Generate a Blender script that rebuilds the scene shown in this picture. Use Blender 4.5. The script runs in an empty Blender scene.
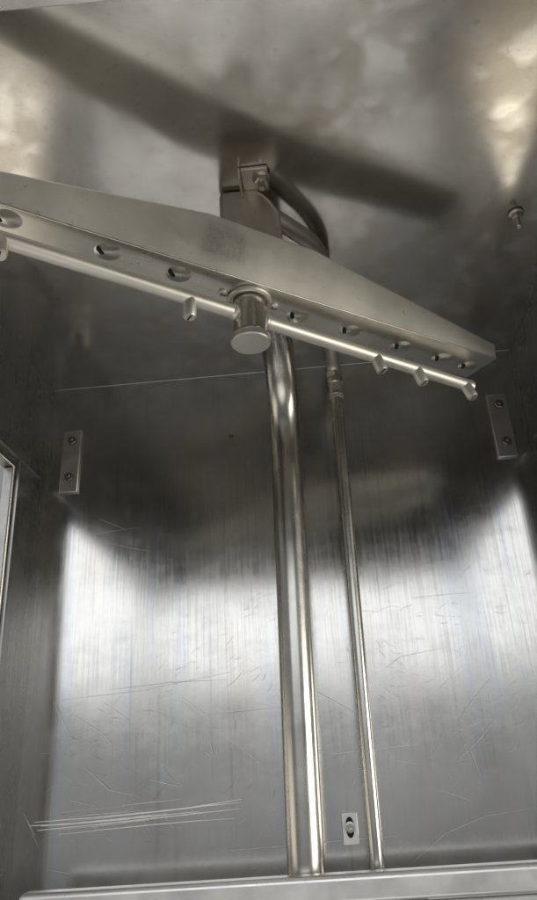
import bpy, bmesh, math, random
from mathutils import Vector, Matrix, noise
# ------------------------------------------------------------------ camera
sc = bpy.context.scene
yaw, pitch, roll = -0.0646, 0.4179, -0.0568
cy, sy, cp, sp = math.cos(yaw), math.sin(yaw), math.cos(pitch), math.sin(pitch)
fw = Vector((sy*cp, cy*cp, sp)); rt = Vector((cy, -sy, 0)); up = rt.cross(fw)
r2 = rt*math.cos(roll)+up*math.sin(roll); u2 = up*math.cos(roll)-rt*math.sin(roll)
M = Matrix((r2, u2, -fw)).transposed().to_4x4()
M.translation = Vector((0.0358, -0.8399, -0.4929))
cd = bpy.data.cameras.new('camera'); cam = bpy.data.objects.new('camera', cd)
sc.collection.objects.link(cam); cam.matrix_world = M
cd.sensor_fit = 'VERTICAL'; cd.sensor_height = 36.0; cd.lens = 36.0*697.0/900.0
cd.clip_start = 0.01; cd.clip_end = 100
sc.camera = cam
# ------------------------------------------------------------------ world, lamps, exposure
w = bpy.data.worlds.new('World'); sc.world = w; w.use_nodes = True
bg = w.node_tree.nodes['Background']
bg.inputs[0].default_value = (0.985, 0.99, 1.0, 1); bg.inputs[1].default_value = 0.24
def area(name, loc, target, sx, sy_, radiance, col):
    l = bpy.data.lights.new(name, 'AREA'); l.shape = 'RECTANGLE'; l.size = sx; l.size_y = sy_
    l.energy = radiance*math.pi*sx*sy_; l.color = col
    o = bpy.data.objects.new(name, l); sc.collection.objects.link(o); o.location = loc
    o.rotation_euler = (Vector(target)-Vector(loc)).to_track_quat('-Z', 'Y').to_euler()
    return o
# a wide bright shop window a few metres behind the photographer
area('window_light', (-0.35, -4.6, 1.04), (0, 0, -0.35), 4.6, 2.0, 1.6, (0.98, 0.99, 1.0))
# added dim fill below the window, lifting the lower back wall
area('wall_fill_light', (-0.2, -4.7, -0.50), (0, 0, -0.5), 5.2, 1.1, 0.15, (0.98, 0.99, 1.0))
# added lamps standing in for warm sunlit surfaces beside and behind the machine
area('side_light_right', (2.3, -0.95, -0.62), (0.2, -0.35, -0.1), 1.9, 0.9, 7.0, (1.0, 0.94, 0.82))
area('side_light_left', (-2.2, -0.9, -0.9), (-0.2, -0.3, -0.1), 1.4, 1.0, 1.0, (1.0, 0.90, 0.72))
area('rear_light_right', (0.95, 0.95, -1.25), (0.25, -0.3, -0.1), 0.9, 0.9, 1.7, (1.0, 0.90, 0.72))
area('rear_light_left', (-1.0, 0.75, -1.3), (-0.25, -0.3, -0.1), 1.1, 1.1, 1.25, (1.0, 0.91, 0.76))
# added spot for the ceiling's reflections, lighting the floor under and just in front of it
sl = bpy.data.lights.new('floor_fill_spot', 'SPOT'); sl.energy = 2800; sl.color = (1.0, 0.985, 0.97)
sl.spot_size = math.radians(30); sl.spot_blend = .7; sl.shadow_soft_size = .12
so = bpy.data.objects.new('floor_fill_spot', sl); sc.collection.objects.link(so); so.location = (-.15, -1.5, 2.2)
so.rotation_euler = (Vector((-.15, -.85, -1.55))-so.location).to_track_quat('-Z', 'Y').to_euler()
sc.view_settings.view_transform = 'Standard'; sc.view_settings.look = 'None'
sc.view_settings.gamma = 1; sc.view_settings.exposure = 0.0
sc.render.engine = 'CYCLES'
try:
    sc.cycles.max_bounces = 14; sc.cycles.glossy_bounces = 12
except Exception: pass
# ------------------------------------------------------------------ materials
def nt(name):
    m = bpy.data.materials.new(name); m.use_nodes = True
    return m, m.node_tree, m.node_tree.nodes['Principled BSDF']
def tex(t, scale, vec, detail=4, rough=.55):
    n = t.nodes.new('ShaderNodeTexNoise'); n.inputs['Scale'].default_value = scale
    n.inputs['Detail'].default_value = detail; n.inputs['Roughness'].default_value = rough
    t.links.new(vec, n.inputs['Vector']); return n.outputs['Fac']
def mapping(t, sx, sy_, sz, rot=(0, 0, 0)):
    tc = t.nodes.new('ShaderNodeTexCoord'); mp = t.nodes.new('ShaderNodeMapping')
    mp.inputs['Scale'].default_value = (sx, sy_, sz); mp.inputs['Rotation'].default_value = rot
    t.links.new(tc.outputs['Object'], mp.inputs['Vector']); return mp.outputs['Vector']
def rng(t, val, a, b, c, d):
    n = t.nodes.new('ShaderNodeMapRange'); n.clamp = True
    for i, v in zip((1, 2, 3, 4), (a, b, c, d)): n.inputs[i].default_value = v
    t.links.new(val, n.inputs[0]); return n.outputs[0]
def mix(t, fac, a, b, blend='MIX'):
    n = t.nodes.new('ShaderNodeMix'); n.data_type = 'RGBA'; n.blend_type = blend
    for s, v in ((n.inputs[0], fac), (n.inputs[6], a), (n.inputs[7], b)):
        if isinstance(v, (int, float)): s.default_value = v
        elif isinstance(v, tuple): s.default_value = v+(1,) if len(v) == 3 else v
        else: t.links.new(v, s)
    return n.outputs[2]
def mth(t, op, a, b):
    n = t.nodes.new('ShaderNodeMath'); n.operation = op
    for s, v in zip(n.inputs, (a, b)):
        if isinstance(v, (int, float)): s.default_value = v
        else: t.links.new(v, s)
    return n.outputs[0]
def bump(t, b, h, strength, dist):
    n = t.nodes.new('ShaderNodeBump'); n.inputs['Strength'].default_value = strength
    n.inputs['Distance'].default_value = dist
    t.links.new(h, n.inputs['Height']); t.links.new(n.outputs[0], b.inputs['Normal'])
def steel(name, base, rough, stretch=(1, 1, 1), var=.12, bs=.15, spots=True):
    """worn stainless steel: fine brushed grain, cloudy patches, small dull spots"""
    m, t, b = nt(name); b.inputs['Metallic'].default_value = 1
    g = tex(t, 90, mapping(t, *stretch), 6, .7)
    cl = tex(t, 14, mapping(t, 1, 1, 1), 5, .6)
    c0 = tuple(v*.86 for v in base); c1 = tuple(min(1, v*1.08) for v in base)
    col = mix(t, rng(t, cl, .3, .7, 0, 1), c0, c1)
    col = mix(t, rng(t, g, .3, .75, 0, .35), col, tuple(v*.75 for v in base))
    if spots:
        s = tex(t, 160, mapping(t, 1, 1, 1), 2, .5)
        col = mix(t, rng(t, s, .68, .76, 0, .6), col, tuple(v*.55 for v in base))
    t.links.new(col, b.inputs['Base Color'])
    r = mth(t, 'ADD', rng(t, cl, .3, .7, rough-var, rough+var), rng(t, g, .35, .7, -.03, .05))
    t.links.new(r, b.inputs['Roughness'])
    bump(t, b, g, bs, .0004)
    return m
def wall_steel():
    m, t, b = nt('back_wall_steel'); b.inputs['Metallic'].default_value = 1
    st = tex(t, 1, mapping(t, 420, 420, 9), 5, .7)           # fine vertical run marks
    st2 = tex(t, 1, mapping(t, 28, 28, 1.6), 4, .6)           # broad vertical bands
    cl = tex(t, 9, mapping(t, 1, 1, 1), 6, .62)
    sw = tex(t, 1, mapping(t, 60, 60, 90), 7, .7)
    col = mix(t, rng(t, cl, .3, .7, 0, 1), (.52, .515, .50), (.63, .625, .61))
    col = mix(t, rng(t, st, .52, .75, 0, .28), col, (.40, .39, .37))
    col = mix(t, rng(t, st2, .54, .72, 0, .4), col, (.46, .54, .66))      # bluish heat tint
    col = mix(t, rng(t, st2, .44, .30, 0, .35), col, (.60, .54, .46))
    dr = tex(t, 1, mapping(t, 95, 95, 2.2), 3, .5)
    col = mix(t, rng(t, dr, .60, .70, 0, .38), col, (.36, .35, .34))      # dried drip runs
    t.links.new(col, b.inputs['Base Color'])
    r = mth(t, 'ADD', rng(t, cl, .25, .78, .14, .19), rng(t, st, .4, .7, -.02, .05))
    r = mth(t, 'ADD', r, rng(t, sw, .5, .75, 0, .04))
    sm = tex(t, 1, mapping(t, 16, 16, 30, (0, .5, 0)), 8, .72)
    r = mth(t, 'ADD', r, rng(t, sm, .46, .72, 0, .06))
    t.links.new(r, b.inputs['Roughness'])
    h = mth(t, 'ADD', mth(t, 'MULTIPLY', st, .8), mth(t, 'MULTIPLY', sw, .5))
    bump(t, b, h, .09, .0006)
    return m
def ceiling_steel():
    m, t, b = nt('ceiling_steel'); b.inputs['Metallic'].default_value = 1
    cl = tex(t, 7, mapping(t, 1, 1, 1), 6, .65)
    v = t.nodes.new('ShaderNodeTexVoronoi'); v.feature = 'SMOOTH_F1'; v.inputs['Scale'].default_value = 34
    nz = t.nodes.new('ShaderNodeTexNoise'); nz.inputs['Scale'].default_value = 22
    mp = mapping(t, 1, 1, 1); t.links.new(mp, nz.inputs['Vector'])
    vm = t.nodes.new('ShaderNodeVectorMath'); vm.operation = 'MULTIPLY_ADD'
    t.links.new(nz.outputs['Color'], vm.inputs[0]); vm.inputs[1].default_value = (.06, .06, .06); t.links.new(mp, vm.inputs[2])
    t.links.new(vm.outputs[0], v.inputs['Vector'])
    ring = rng(t, v.outputs['Distance'], .25, .55, 0, 1)
    area_ = rng(t, tex(t, 5, mapping(t, 1, 1, 1), 3, .5), .36, .54, 0, 1)
    stain = mth(t, 'MULTIPLY', ring, area_)
    fine = tex(t, 120, mapping(t, 1, 1, 1), 5, .7)
    col = mix(t, rng(t, cl, .3, .7, 0, 1), (.58, .57, .555), (.70, .69, .67))
    col = mix(t, mth(t, 'MULTIPLY', stain, .6), col, (.36, .32, .26))
    col = mix(t, rng(t, fine, .56, .72, 0, .5), col, (.36, .33, .29))
    t.links.new(col, b.inputs['Base Color'])
    r = mth(t, 'ADD', rng(t, cl, .25, .75, .135, .175), mth(t, 'MULTIPLY', stain, .07))
    t.links.new(r, b.inputs['Roughness'])
    bump(t, b, fine, .05, .0004)
    return m
def plain(name, col, rough, metal=0):
    m, t, b = nt(name); b.inputs['Metallic'].default_value = metal
    n = tex(t, 60, mapping(t, 1, 1, 1), 4)
    t.links.new(mix(t, rng(t, n, .3, .7, 0, 1), tuple(c*.8 for c in col), col), b.inputs['Base Color'])
    b.inputs['Roughness'].default_value = rough
    return m
MW = wall_steel(); MC = ceiling_steel()
MS = steel('side_wall_steel', (.40, .395, .385), .28, (1, 1, .06), .06)
MARM = steel('wash_arm_steel', (.86, .84, .78), .40, (.4, 1, 1), .05, .12)
MARM.node_tree.nodes['Principled BSDF'].inputs['Metallic'].default_value = .72   # limescale film
def arm_dark_patch(m):  # darker patch in the base colour, broken into fine streaks
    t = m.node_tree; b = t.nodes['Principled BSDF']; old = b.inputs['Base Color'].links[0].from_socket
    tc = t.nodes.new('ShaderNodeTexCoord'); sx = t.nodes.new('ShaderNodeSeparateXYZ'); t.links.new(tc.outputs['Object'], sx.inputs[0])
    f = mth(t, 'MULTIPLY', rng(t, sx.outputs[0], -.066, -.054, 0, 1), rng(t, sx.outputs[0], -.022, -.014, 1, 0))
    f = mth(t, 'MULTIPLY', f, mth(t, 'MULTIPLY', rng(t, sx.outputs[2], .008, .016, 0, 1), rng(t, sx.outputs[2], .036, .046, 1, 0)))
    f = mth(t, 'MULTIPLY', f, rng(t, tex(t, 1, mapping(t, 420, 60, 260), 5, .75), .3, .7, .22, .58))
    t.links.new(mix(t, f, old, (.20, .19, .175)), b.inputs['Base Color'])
arm_dark_patch(MARM)
MARMB = steel('wash_arm_plate_steel', (.60, .585, .54), .30, (.2, 1, 1), .06, .03)
MTUBE = steel('tube_steel', (.60, .59, .555), .25, (1, 1, .05), .08, .1, False)
MRIN = steel('rinse_tube_steel', (.70, .68, .63), .50, (.05, 1, 1), .05, .1, False)
MHUB = steel('hub_steel', (.62, .60, .55), .26, (1, 1, .05), .05, .12, False)
MMAN = steel('manifold_steel', (.74, .69, .62), .44, (1, 1, 1), .06, .15)
MPLATE = steel('plate_steel', (.60, .59, .57), .40, (1, 1, 1), .06, .2)
MPL2 = steel('dull_plate_steel', (.52, .50, .48), .45, (1, 1, 1), .05, .2)
MDKB = plain('tarnished_bolt', (.22, .21, .195), .4, 1)
MSEAM2 = plain('ceiling_seam_steel', (.32, .31, .29), .42, 1)
MSEAM = plain('seam_steel', (.16, .155, .145), .4, 1)
MRAIL = steel('rail_steel', (.88, .88, .87), .34, (.35, 1, .25), .08, .25)
MRAIL.node_tree.nodes['Principled BSDF'].inputs['Metallic'].default_value = .8
MBOLT = steel('bolt_steel', (.58, .55, .5), .28, (1, 1, 1), .08, .1)
MCAP = steel('cap_steel', (.62, .61, .57), .42, (.05, 1, 1), .04, .2, False)
MSCR = plain('scratch_bare_metal', (.88, .88, .86), .42, .8)
MSCH = plain('gouge_bare_metal', (.97, .97, .96), .5, .35)
MSCD = plain('scratch_dull_metal', (.30, .29, .27), .45, 1)
MDARK = plain('dark_opening', (.006, .006, .006), .8)
MRUB = plain('dark_rubber', (.03, .028, .026), .6)
# ------------------------------------------------------------------ helpers
def link(name, bm, mat, parent=None, smooth=True, bevel=0, bseg=2):
    me = bpy.data.meshes.new(name)
    bmesh.ops.recalc_face_normals(bm, faces=bm.faces)
    bm.to_mesh(me); bm.free(); me.materials.append(mat)
    if smooth:
        for f in me.polygons: f.use_smooth = True
        me.set_sharp_from_angle(angle=math.radians(35))
    o = bpy.data.objects.new(name, me); sc.collection.objects.link(o)
    if parent: o.parent = parent
    if bevel:
        b = o.modifiers.new('bevel', 'BEVEL'); b.width = bevel; b.segments = bseg; b.limit_method = 'ANGLE'
    return o
def thing(name, label, cat, loc=(0, 0, 0), rotz=0, group=None):
    o = bpy.data.objects.new(name, None); sc.collection.objects.link(o); o.empty_display_size = .02
    o.location = loc; o.rotation_euler = (0, 0, rotz); o['label'] = label; o['category'] = cat
    if group: o['group'] = group
    return o
def box(bm, x0, x1, y0, y1, z0, z1):
    v = [bm.verts.new(p) for p in ((x0,y0,z0),(x1,y0,z0),(x1,y1,z0),(x0,y1,z0),(x0,y0,z1),(x1,y0,z1),(x1,y1,z1),(x0,y1,z1))]
    for f in ((0,3,2,1),(4,5,6,7),(0,1,5,4),(1,2,6,5),(2,3,7,6),(3,0,4,7)): bm.faces.new([v[i] for i in f])
def bx(*a):
    bm = bmesh.new(); box(bm, *a); return bm
def prism(bm, pts, axis, a, b):
    """extrude a 2-D outline along an axis"""
    def P(p, t):
        return {'x': (t, p[0], p[1]), 'y': (p[0], t, p[1]), 'z': (p[0], p[1], t)}[axis]
    lo = [bm.verts.new(P(p, a)) for p in pts]; hi = [bm.verts.new(P(p, b)) for p in pts]
    n = len(pts); bm.faces.new(lo); bm.faces.new(hi)
    for i in range(n): bm.faces.new((lo[i], lo[(i+1) % n], hi[(i+1) % n], hi[i]))
def frame_of(d):
    d = d.normalized(); a = Vector((0, 0, 1)) if abs(d.z) < .9 else Vector((1, 0, 0))
    u = d.cross(a).normalized(); return u, d.cross(u)
def tube(bm, pts, radii, seg=24, cap=True):
    """swept round bar through points (parallel transport)"""
    pts = [Vector(p) for p in pts]
    if isinstance(radii, (int, float)): radii = [radii]*len(pts)
    u = None; rings = []
    for i, p in enumerate(pts):
        d = (pts[min(i+1, len(pts)-1)]-pts[max(i-1, 0)]).normalized()
        if u is None: u, _ = frame_of(d)
        u = (u-d*u.dot(d)).normalized(); v = d.cross(u)
        rings.append([bm.verts.new(p+(u*math.cos(2*math.pi*k/seg)+v*math.sin(2*math.pi*k/seg))*radii[i]) for k in range(seg)])
    for a, b in zip(rings, rings[1:]):
        for k in range(seg): bm.faces.new((a[k], a[(k+1) % seg], b[(k+1) % seg], b[k]))
    if cap: bm.faces.new(rings[0]); bm.faces.new(rings[-1])
def lathe(bm, prof, o, d, seg=32):
    """profile [(r, t)] turned about the line o + t*d; ends closed"""
    o = Vector(o); d = Vector(d).normalized(); u, v = frame_of(d); rings = []
    for r, t in prof:
        rings.append([bm.verts.new(o+d*t+(u*math.cos(2*math.pi*k/seg)+v*math.sin(2*math.pi*k/seg))*max(r, 1e-5)) for k in range(seg)])
    for a, b in zip(rings, rings[1:]):
        for k in range(seg): bm.faces.new((a[k], a[(k+1) % seg], b[(k+1) % seg], b[k]))
    bm.faces.new(rings[0]); bm.faces.new(rings[-1])
def bend(pts, r, n=8):
    """round the corners of a polyline"""
    pts = [Vector(p) for p in pts]; out = [pts[0]]
    for a, b, c in zip(pts, pts[1:], pts[2:]):
        d1 = (a-b).normalized(); d2 = (c-b).normalized()
        p0 = b+d1*r; p2 = b+d2*r
        for i in range(n+1):
            t = i/n; out.append(p0*(1-t)**2+b*2*t*(1-t)+p2*t*t)
    out.append(pts[-1]); return out
def sheet(name, org, du, dv, nu, nv, th, mat, amp, seed, freq=4.0):
    """a steel panel with the slight oil-can waviness of thin sheet"""
    bm = bmesh.new(); org, du, dv = Vector(org), Vector(du), Vector(dv); n = du.cross(dv).normalized()
    g = []
    for j in range(nv+1):
        row = []
        for i in range(nu+1):
            s, t = i/nu, j/nv; e = min(1, 12*min(s, 1-s, t, 1-t))
            p = org+du*s+dv*t
            h = noise.noise(p*freq+Vector((seed, seed*1.7, 0)))*amp+noise.noise(p*freq*2.7+Vector((seed, 0, 5)))*amp*.35
            row.append(bm.verts.new(p+n*(h*e)))
        g.append(row)
    for j in range(nv):
        for i in range(nu): bm.faces.new((g[j][i], g[j][i+1], g[j+1][i+1], g[j+1][i]))
    me = bpy.data.meshes.new(name); bm.to_mesh(me); bm.free(); me.materials.append(mat)
    for f in me.polygons: f.use_smooth = True
    o = bpy.data.objects.new(name, me); sc.collection.objects.link(o); o['kind'] = 'structure'
    s = o.modifiers.new('thickness', 'SOLIDIFY'); s.thickness = th; s.offset = -1; s.use_rim = False
    return o
def struct(name, bm, mat, bevel=0):
    o = link(name, bm, mat, None, True, bevel); o['kind'] = 'structure'; return o
def hexa(bm, o, d, r, h, rot=0):
    o = Vector(o); d = Vector(d).normalized(); u, v = frame_of(d)
    ring = lambda t, rr: [bm.verts.new(o+d*t+(u*math.cos(rot+k*math.pi/3)+v*math.sin(rot+k*math.pi/3))*rr) for k in range(6)]
    a, b, c = ring(0, r), ring(h*.82, r), ring(h, r*.86)
    bm.faces.new(a); bm.faces.new(c)
    for p, q in ((a, b), (b, c)):
        for k in range(6): bm.faces.new((p[k], p[(k+1) % 6], q[(k+1) % 6], q[k]))
HW = .32; YF = -.627; ZL = -.155; ZB = -.95
# ------------------------------------------------------------------ the setting: the wash chamber
back = sheet('wall_back', (-HW, 0, ZB), (2*HW, 0, 0), (0, 0, -ZB), 64, 90, .002, MW, .0011, 3.1)
ceil = sheet('ceiling', (-HW, YF-.01, 0), (0, -YF+.01, 0), (2*HW, 0, 0), 64, 64, .002, MC, .0008, 7.7, 3.0)
def side_wall(name, s):
    bm = bmesh.new()
    X0, X1 = s*HW, s*(HW+.014)
    a, b = min(X0, X1), max(X0, X1)
    # one folded panel: header over the opening, rear post, front post
    out = [(.012, .012), (.012, ZB), (-.092, ZB), (-.092, ZL), (YF+.03, ZL), (YF+.03, ZB), (YF-.02, ZB), (YF-.02, .012)]
    prism(bm, out, 'x', a, b)
    return struct(name, bm, MS, .0015)
wl = side_wall('wall_left', -1); wr = side_wall('wall_right', 1)
fr = struct('wall_front', bx(-HW+.001, HW-.001, -.012, 0, ZL, .001), MS, .003)
hem = link('hem', bx(-HW+.002, HW-.002, -.018, .0012, ZL-.0022, ZL+.0005), MRAIL, fr, True, .002)
fr.location = (0, YF, 0); fr.rotation_euler = (0, 0, math.radians(2.0))
struct('floor', bx(-7, 7, -7, 7, -1.56, -1.55), plain('concrete_floor', (.20, .197, .19), .6))
# thin folded edges in the corners (45 degree strips)
def fold(name, a, b, n1, n2, w, mat, parent):
    bm = bmesh.new(); a, b, n1, n2 = Vector(a), Vector(b), Vector(n1), Vector(n2)
    v = [bm.verts.new(p) for p in (a+n1*w, a+n2*w, a, b+n1*w, b+n2*w, b)]
    bm.faces.new(v[:3]); bm.faces.new(v[3:])
    for i, j in ((0, 1), (1, 2), (2, 0)): bm.faces.new((v[i], v[j], v[j+3], v[i+3]))
    return link(name, bm, mat, parent, False)
fold('folded_seam', (-HW+.004, 0, 0), (HW-.004, 0, 0), (0, -1, 0), (0, 0, -1), .0006, MSEAM2, ceil)
# scratches in the back panel
SC = [[(-0.298, -0.542), (-0.192, -0.539), (-0.069, -0.533)],[(-0.294, -0.55), (-0.181, -0.545), (-0.071, -0.539)],[(-0.29, -0.546), (-0.203, -0.543), (-0.115, -0.54)],[(-0.27, -0.555), (-0.17, -0.55), (-0.077, -0.548)],[(-0.304, -0.545), (-0.237, -0.545), (-0.159, -0.542)],[(-0.204, -0.54), (-0.126, -0.536), (-0.069, -0.53)],[(-0.137, -0.424), (-0.086, -0.465), (-0.024, -0.514)],[(-0.139, -0.418), (-0.097, -0.45)],[(-0.231, -0.419), (-0.195, -0.443)],[(-0.312, -0.531), (-0.291, -0.567)],[(-0.31, -0.534), (-0.296, -0.555)],[(-0.26, -0.434), (-0.224, -0.457), (-0.215, -0.468)],[(-0.171, -0.506), (-0.132, -0.516)],[(-0.154, -0.502), (-0.132, -0.515)],[(0.109, -0.595), (0.143, -0.572), (0.187, -0.558), (0.241, -0.553)],[(0.132, -0.451), (0.189, -0.405)],[(0.147, -0.439), (0.166, -0.423)],[(0.175, -0.462), (0.216, -0.422)],[(0.158, -0.485), (0.209, -0.461)],[(0.165, -0.477), (0.197, -0.467)],[(0.19, -0.487), (0.213, -0.466)],[(0.168, -0.503), (0.199, -0.48)],[(0.142, -0.326), (0.21, -0.324)],[(0.102, -0.404), (0.119, -0.392), (0.166, -0.386)],[(0.106, -0.314), (0.124, -0.309)],[(-0.279, -0.416), (-0.184, -0.411), (-0.078, -0.397)],[(-0.222, -0.408), (-0.149, -0.404), (-0.081, -0.405)],[(-0.114, -0.442), (-0.011, -0.438)],[(-0.01, -0.432), (-0.001, -0.464)],[(0.019, -0.423), (0.067, -0.452)],[(-0.003, -0.495), (0.031, -0.481)],[(0.068, -0.335), (0.102, -0.34)],[(-0.242, -0.198), (-0.208, -0.214)],[(-0.221, -0.233), (-0.175, -0.246)],[(-0.248, -0.218), (-0.189, -0.213)],[(-0.278, -0.588), (-0.256, -0.592)],[(-0.103, -0.469), (-0.099, -0.487), (-0.109, -0.481)],[(-0.26, -0.522), (-0.232, -0.529)],[(-0.245, -0.49), (-0.216, -0.514), (-0.182, -0.522)],[(-0.285, -0.421), (-0.265, -0.455)],[(0.03, -0.491), (0.129, -0.486)],[(0.095, -0.5), (0.126, -0.506)],[(0.141, -0.477), (0.139, -0.507)],[(0.182, -0.494), (0.188, -0.519)],[(0.144, -0.532), (0.174, -0.543)],[(-0.084, -0.578), (0.096, -0.572)]]
rnd = random.Random(5)
def ribbon(bm, pts, w, y):
    pts = [Vector((p[0], 0, p[1])) for p in pts]; fine = []
    for a, b in zip(pts, pts[1:]):
        k = max(3, int((b-a).length/.012))
        fine += [a.lerp(b, i/k) for i in range(k)]
    fine.append(pts[-1]); L = []
    sd = rnd.random()*50
    for i, p in enumerate(fine):
        d = (fine[min(i+1, len(fine)-1)]-fine[max(i-1, 0)]).normalized(); n = Vector((-d.z, 0, d.x))
        t = i/(len(fine)-1); ww = w*(.35+.65*math.sin(math.pi*min(1, max(0, .08+.84*t))))*(.7+.6*abs(noise.noise(Vector((sd, i*.6, 0)))))
        q = p+n*(noise.noise(Vector((sd, i*.3, 9)))*.0005)
        h = y
        L.append((bm.verts.new((q.x+n.x*ww, h, q.z+n.z*ww)), bm.verts.new((q.x-n.x*ww, h, q.z-n.z*ww))))
    for a, b in zip(L, L[1:]): bm.faces.new((a[0], b[0], b[1], a[1]))
bright, dull, gouge = bmesh.new(), bmesh.new(), bmesh.new()
for k, s in enumerate(SC):
    heavy = k < 6
    ribbon(gouge if heavy else bright, s, (.00070 if heavy else .00022)*rnd.uniform(.7, 1.2), -.0024-.00002*k)
for k in range(9):
    x = rnd.uniform(-.30, -.2); l = rnd.uniform(.05, .16); z = -.5400-rnd.uniform(-.006, .012)+(x+.3)*.05
    ribbon(gouge, [(x, z), (x+l*.5, z+l*.022), (x+l, z+l*.05)], rnd.uniform(.00010, .00030), -.0030-.00002*k)
cl_ = [(rnd.uniform(-.28, .30), rnd.uniform(-.58, -.30), rnd.uniform(-.8, 1.2)) for _ in range(34)]
for k in range(380):
    cx, cz, ca = rnd.choice(cl_); x = cx+rnd.gauss(0, .028); z = cz+rnd.gauss(0, .022)
    if not (-.31 < x < .31 and -.6 < z < -.2): continue
    a = ca+rnd.gauss(0, .35); l = rnd.uniform(.003, .016)*(2.2 if rnd.random() < .1 else 1); c = rnd.gauss(0, .06)*l
    p = [(x, z), (x+math.cos(a)*l*.5-math.sin(a)*c, z+math.sin(a)*l*.5+math.cos(a)*c), (x+math.cos(a)*l, z+math.sin(a)*l)]
    ribbon(dull if k % 3 == 0 else bright, p, rnd.uniform(.00005, .00013), -.0016-.000001*k)
for bm_, nm, mt in ((bright, 'bright_scratches', MSCR), (dull, 'dull_scratches', MSCD), (gouge, 'deep_scratches', MSCH)):
    o = link(nm, bm_, mt, back, False); o['kind'] = 'stuff'
# ------------------------------------------------------------------ door guides at the side openings
for s, lab in ((-1, 'thin steel door guide strip along the left side opening'), (1, 'thin steel door guide strip along the right side opening')):
    t = thing('door_guide', lab, 'guide', (s*HW, -.092, ZL), 0, 'door guides at the side openings')
    a, b = sorted((0, -s*.005))
    link('top_strip', bx(a, b, YF+.125, .066, .0108, .0122), MTUBE, t, True, .0006)
    link('upright_strip', bx(a, b, .004, .007, -.78, .0098), MS, t, True, .0006)
    a, b = sorted((s*.0005, s*.012))
    link('jamb_face', bx(a, b, -.0035, -.0012, -.78, -.001), MPLATE, t, True, .0006)
# ------------------------------------------------------------------ back wall fittings
def bolt_set(parent, x, z, r, y=0, mat=None, smat=None):
    mat = mat or MDKB; smat = smat or MDKB
    bm = bmesh.new(); hexa(bm, (x, y, z), (0, -1, 0), r, r*.75, rnd.random()); n = link('nut', bm, mat, parent)
    bm = bmesh.new(); lathe(bm, [(r*.5, 0), (r*.5, r*.6), (r*.38, r*.8)], (x, y-r*.7, z), (0, -1, 0), 14); link('stud', bm, smat, n)
    return n
for x0, lab in ((-.2975, 'narrow steel plate with two bolts high on back panel, near the left opening'),
                (.2730, 'narrow steel plate with two bolts high on back panel, below the arm tip')):
    t = thing('mounting_plate', lab, 'plate', (x0+.0125, -.0005, -.113), math.radians(0), 'mounting plates on the back panel')
    t.rotation_euler = (0, math.radians(1 if x0 < 0 else 0), 0)
    link('plate', bx(-.0125, .0125, -.0045, 0, -.045, .045), MPL2, t, True, .0012)
    for z in (.029, -.024): bolt_set(t, .001, z, .0062, -.0045)
t = thing('latch_plate', 'small pale rectangular plate with keyhole slot and bolt between the pipes', 'plate', (.045, -.0005, -.563))
bm = bmesh.new(); prism(bm, [(-.0085, -.0152), (.0085, -.0152), (.0085, .0152), (-.0085, .0152)], 'y', -.0035, 0)
link('plate', bm, plain('pale_plate', (.82, .82, .80), .5, 1), t, True, .0008)
bm = bmesh.new()
prism(bm, [(.0046*math.cos(a), .0010+.0100*math.sin(a)) for a in [2*math.pi*k/20 for k in range(20)]], 'y', -.0041, -.0036)
link('keyhole_slot', bm, MDARK, t)
bm = bmesh.new(); lathe(bm, [(.0054, 0), (.0054, .001), (.0034, .0012)], (0, -.0042, .0012), (0, -1, 0), 20); link('washer', bm, MPLATE, t)
bolt_set(t, 0, 0, .0042, -.0052, MBOLT, MRIN)
t = thing('wall_rivet', 'small dark round plug in upper back panel left of the wide pipe', 'rivet', (-.0677, -.0005, -.0945))  # a small rivet in the back panel
bm = bmesh.new(); lathe(bm, [(.0036, 0), (.0034, .0006), (.002, .0012)], (0, 0, 0), (0, -1, 0), 20); link('rivet_head', bm, MDKB, t)
# ------------------------------------------------------------------ rack rail
t = thing('rack_rail', 'bright horizontal steel rack rail across the bottom of the chamber', 'rail', (0, -.0785, -.595))
bm = bmesh.new(); prism(bm, [(0, 0), (0, -.0245), (.024, -.0245), (.024, 0)], 'x', -.279, .318)
link('rail_bar', bm, MRAIL, t, True, .0050, 5)
bm = bmesh.new(); prism(bm, [(-.0035, -.0250), (-.0035, -.0315), (.0016, -.0315), (.0016, -.0250)], 'x', -.277, .318)
link('lower_lip', bm, MRAIL, t, True, .0012)
for x in (-.24, .1, .30):
    link('rail_bracket', bx(x-.012, x+.012, .0020, .084, -.06, -.034), MS, t, True, .001)
t.rotation_euler = (0, math.radians(-.75), 0)
# ------------------------------------------------------------------ pipes
t = thing('wash_pipe', 'wide shiny steel riser pipe standing at the centre of back panel', 'pipe', (0, -.036, -.94))
bm = bmesh.new(); tube(bm, bend([(-.009, 0, 0), (.008, 0, .903), (.004, -.262, .902)], .115, 18), .0190, 40)
link('pipe_tube', bm, MTUBE, t)
bm = bmesh.new(); lathe(bm, [(.023, 0), (.023, .006), (.0185, .008)], (-.009, 0, 0), (0, 0, 1), 32); link('base_collar', bm, MHUB, t)
t = thing('rinse_pipe', 'thin steel riser pipe with screw coupling, right of the wide pipe', 'pipe', (.070, -.036, -.94))
bm = bmesh.new()
tube(bm, bend([(-.007, 0, 0), (.006, 0, .870)], .01), .0073, 24)
link('lower_tube', bm, MTUBE, t)
bm = bmesh.new()
tube(bm, bend([(.006, 0, .870), (.006, 0, .918), (-.004, -.205, .923)], .02, 8)[:-1]+bend([(-.002, -.15, .922), (-.005, -.232, .922), (-.056, -.298, .914)], .035, 12), .0088, 28)
link('bent_tube', bm, MRIN, t)
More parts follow.
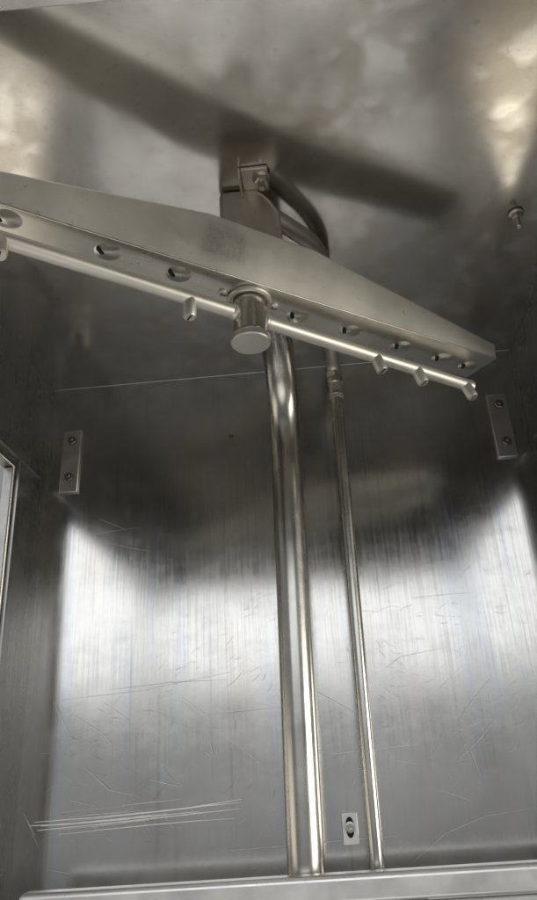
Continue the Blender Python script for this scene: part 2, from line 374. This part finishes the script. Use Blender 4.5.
bm = bmesh.new(); lathe(bm, [(.0080, 0), (.0100, .001), (.0100, .006), (.0086, .007), (.0086, .018), (.0100, .019), (.0100, .025), (.0083, .0265)], (.006, 0, .872), (0, 0, 1), 28)
link('coupling', bm, MBOLT, t)
bm = bmesh.new(); hexa(bm, (.006, 0, .8985), (0, 0, 1), .0115, .009); link('coupling_nut', bm, MBOLT, t)
# ------------------------------------------------------------------ manifold and its bolts
t = thing('spray_manifold', 'brownish steel manifold housing hanging from ceiling behind the wide arm', 'manifold', (0, -.34, 0))
bm = bmesh.new(); rg = []
for z, x0, x1, yf in ((-.0008, -.028, .003, -.002), (-.007, -.030, .012, -.0015), (-.016, -.030, .019, -.001), (-.030, -.030, .0265, 0), (-.0695, -.030, .0270, .002)):
    rg.append([bm.verts.new(p) for p in ((x0, yf, z), (x1, yf, z), (x1, .078, z), (x0, .078, z))])
for a, b in zip(rg, rg[1:]):
    for k in range(4): bm.faces.new((a[k], a[(k+1) % 4], b[(k+1) % 4], b[k]))
bm.faces.new(rg[0]); bm.faces.new(rg[-1])
link('housing', bm, MMAN, t, True, .004, 3)
bm = bmesh.new(); prism(bm, [(.0005, -.0006), (.0005, -.0035), (-.0275, -.0035), (-.0275, -.0006)], 'x', -.006, .0185)
link('mounting_tab', bm, MMAN, t, True, .0008)
bm = bmesh.new(); box(bm, -.0085, -.0065, -.0275, -.0012, -.012, -.0006); link('folded_edge', bm, MMAN, t, True, .0006)
bm = bmesh.new(); lathe(bm, [(.0085, 0), (.0085, .0014), (.007, .002)], (.012, -.016, -.0037), (0, 0, -1), 24); wsh = link('washer', bm, MBOLT, t)
bm = bmesh.new(); hexa(bm, (.012, -.016, -.0057), (0, 0, -1), .0066, .0052, .3); nb = link('nut', bm, MBOLT, t)
bm = bmesh.new(); lathe(bm, [(.0034, 0), (.0034, .006), (.0024, .0075)], (.012, -.016, -.010), (0, 0, -1), 16); link('stud', bm, MBOLT, nb)
bm = bmesh.new(); lathe(bm, [(.017, 0), (.017, .010)], (-.007, .010, -.0696), (0, 0, -1), 32); link('spindle_neck', bm, MMAN, t)
t = thing('ceiling_bolt', 'lone threaded bolt with nut and washer sticking down from ceiling at right', 'bolt', (.2632, -.270, -.0005))
bm = bmesh.new(); lathe(bm, [(.0078, 0), (.0078, .0016), (.0062, .0024)], (0, 0, 0), (0, 0, -1), 24); link('washer', bm, MBOLT, t)
bm = bmesh.new(); hexa(bm, (0, 0, -.0026), (0, 0, -1), .0056, .0050, .2); link('nut', bm, MBOLT, t)
bm = bmesh.new(); lathe(bm, [(.0030, 0)]+[(.0030-.0005*(k % 2), .0012*k) for k in range(1, 9)]+[(.0022, .0105)], (0, 0, -.0077), (0, 0, -1), 16); link('threaded_stud', bm, MBOLT, t)
# ------------------------------------------------------------------ wash arm
ARM_ANG = math.radians(34.75)
t = thing('wash_sprayer', 'long tapered steel wash arm with stamped spray slots slanting across chamber', 'wash arm', (-.0069, -.3320, -.1185), ARM_ANG); t.scale = (.953, .953, .953)
HWID = .0228; L = .2985
def top_z(s): return .0510-.0350*max(0, abs(s)-.055)/(L-.055)
bm = bmesh.new(); cols = [-L+.0005, -.2, -.12, -.055, -.02, .02, .055, .12, .2, L-.0005]
rings = []
for s in cols:
    z = top_z(s)
    rings.append([bm.verts.new((s, -HWID, .0005)), bm.verts.new((s, HWID, .0005)), bm.verts.new((s, HWID+z*.24, z)), bm.verts.new((s, -HWID-z*.24, z))])
for a, b in zip(rings, rings[1:]):
    for k in (1, 2, 3): bm.faces.new((a[k], a[(k+1) % 4], b[(k+1) % 4], b[k]))
bm.faces.new(rings[0]); bm.faces.new(rings[-1])
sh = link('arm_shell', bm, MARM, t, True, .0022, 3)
bm = bmesh.new(); box(bm, -L, L, -HWID-.0005, HWID+.0005, -.0012, .0004); link('bottom_plate', bm, MARMB, t, True, .0006)
for s_ in (-1, 1):
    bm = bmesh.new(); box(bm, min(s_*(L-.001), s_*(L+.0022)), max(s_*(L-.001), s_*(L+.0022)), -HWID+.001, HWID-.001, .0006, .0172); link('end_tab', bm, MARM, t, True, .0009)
def dome(bm, ax, ay, h, o):
    """stamped scoop: steep at the slot end, fading out at the other"""
    nr, ns = 7, 28; rows = []
    for i in range(nr+1):
        q = i/nr; row = []
        for k in range(ns):
            a = 2*math.pi*k/ns; x = ax*q*math.cos(a); y = ay*q*math.sin(a)
            z = h*(1-q*q)**2
            row.append(bm.verts.new((o[0]+x-.25*ax*(1-q), o[1]+y, o[2]-z)))
        rows.append(row)
    for a, b in zip(rows[1:], rows[2:]):
        for k in range(ns): bm.faces.new((a[k], a[(k+1) % ns], b[(k+1) % ns], b[k]))
    c = bm.verts.new((o[0]-.25*ax, o[1], o[2]-h))
    for k in range(ns): bm.faces.new((c, rows[1][k], rows[1][(k+1) % ns]))
for s, wv in ((-.2225, -.0090), (-.1416, -.0066), (-.0778, -.0052), (.0507, .0036), (.112, .0030), (.1799, .0036), (.2362, .0036), (.2754, .0040)):
    bm = bmesh.new(); dome(bm, .0140, .0130, .0021, (s+.006, wv, -.0010)); nz_ = link('spray_nozzle', bm, MARMB, t)
    bm = bmesh.new(); lx, ly = (.78, .62) if s < 0 else (.57, .82)
    prism(bm, [(s-.0012+lx*.0043*q-ly*.0019*c, wv+ly*.0043*q+lx*.0019*c) for c, q in ((-1, -.7), (-.5, -1), (.5, -1), (1, -.7), (1, .7), (.5, 1), (-.5, 1), (-1, .7))], 'z', -.00315, -.0012)
    link('slot_opening', bm, MDARK, nz_)
bm = bmesh.new(); lathe(bm, [(.0165, 0), (.0205, .0002), (.0212, .0018), (.0205, .0036), (.0185, .0042), (.0172, .0036), (.0165, .001)], (0, 0, -.0013), (0, 0, -1), 40); link('bearing_ring', bm, MRIN, t)
for s in (-1, 1):
    bm = bmesh.new(); lathe(bm, [(.0046, 0), (.0045, .0012), (.0032, .0026), (.0010, .0032)], (s*.0262, -s*.001, -.0013), (0, 0, -1), 20); scw = link('screw', bm, MRIN, t)
    bm = bmesh.new(); box(bm, s*.0262-.0028, s*.0262+.0028, -s*.001-.0004, -s*.001+.0004, -.0047, -.0038); link('screw_slot', bm, MDARK, scw)
# ------------------------------------------------------------------ rinse arm
t = thing('rinse_sprayer', 'thin steel rinse tube with small jets passing under the wide wash arm', 'rinse arm', (-.0069, -.3320, -.1385), math.radians(36.9)); t.scale = (.953, .953, .953)
RT = .0066
bm = bmesh.new(); tube(bm, [(-.288, 0, 0), (-.15, 0, -.0002), (0, 0, 0), (.15, 0, -.0002), (.288, 0, 0)], RT, 24); link('rinse_tube', bm, MRIN, t)
for s in (-1, 1):
    bm = bmesh.new(); lathe(bm, [(RT+.0004, -.006), (RT+.0004, 0), (RT-.0008, .0012)], (s*.2885, 0, 0), (s, 0, 0), 24); link('end_cap', bm, MRIN, t)
bm = bmesh.new(); lathe(bm, [(.0148, -.0215), (.0152, -.018), (.0152, .0185), (.0140, .0190), (.0140, .0215)], (0, 0, 0), (0, 0, -1), 48); hub = link('hub', bm, MHUB, t)
bm = bmesh.new(); lathe(bm, [(.0150, .0217), (.0178, .0222), (.0182, .0240), (.0182, .0280), (.0172, .0292), (.004, .0294)], (0, 0, 0), (0, 0, -1), 48); link('hub_cap', bm, MCAP, hub)
for s in (-1, 1):
    bm = bmesh.new(); lathe(bm, [(.0068, .0145), (.0076, .0160), (.0072, .0185), (.0056, .0205)], (0, 0, 0), (s, 0, 0), 24); link('weld_bead', bm, MRIN, hub)
for s, tilt, ts in ((-.220, -.25, 0), (-.061, .02, 0), (.149, -.22, .2), (.205, -.26, .2), (.2785, -.30, .2)):
    d = Vector((ts, tilt, -1)).normalized(); o = Vector((s, 0, 0))
    bm = bmesh.new(); lathe(bm, [(.0062, .002), (.0062, .0178), (.0052, .0200)], o, d, 24); j = link('jet', bm, MRIN, t)
    bm = bmesh.new(); u, v = frame_of(d); c = o+d*.02015
    q = [c+u*.0042*a+v*.0007*b for a, b in ((-1, -1), (1, -1), (1, 1), (-1, 1))]
    lo = [bm.verts.new(p) for p in q]; hi = [bm.verts.new(p+d*.0002) for p in q]
    bm.faces.new(lo); bm.faces.new(hi)
    for k in range(4): bm.faces.new((lo[k], lo[(k+1) % 4], hi[(k+1) % 4], hi[k]))
    link('jet_slot', bm, MDARK, j)
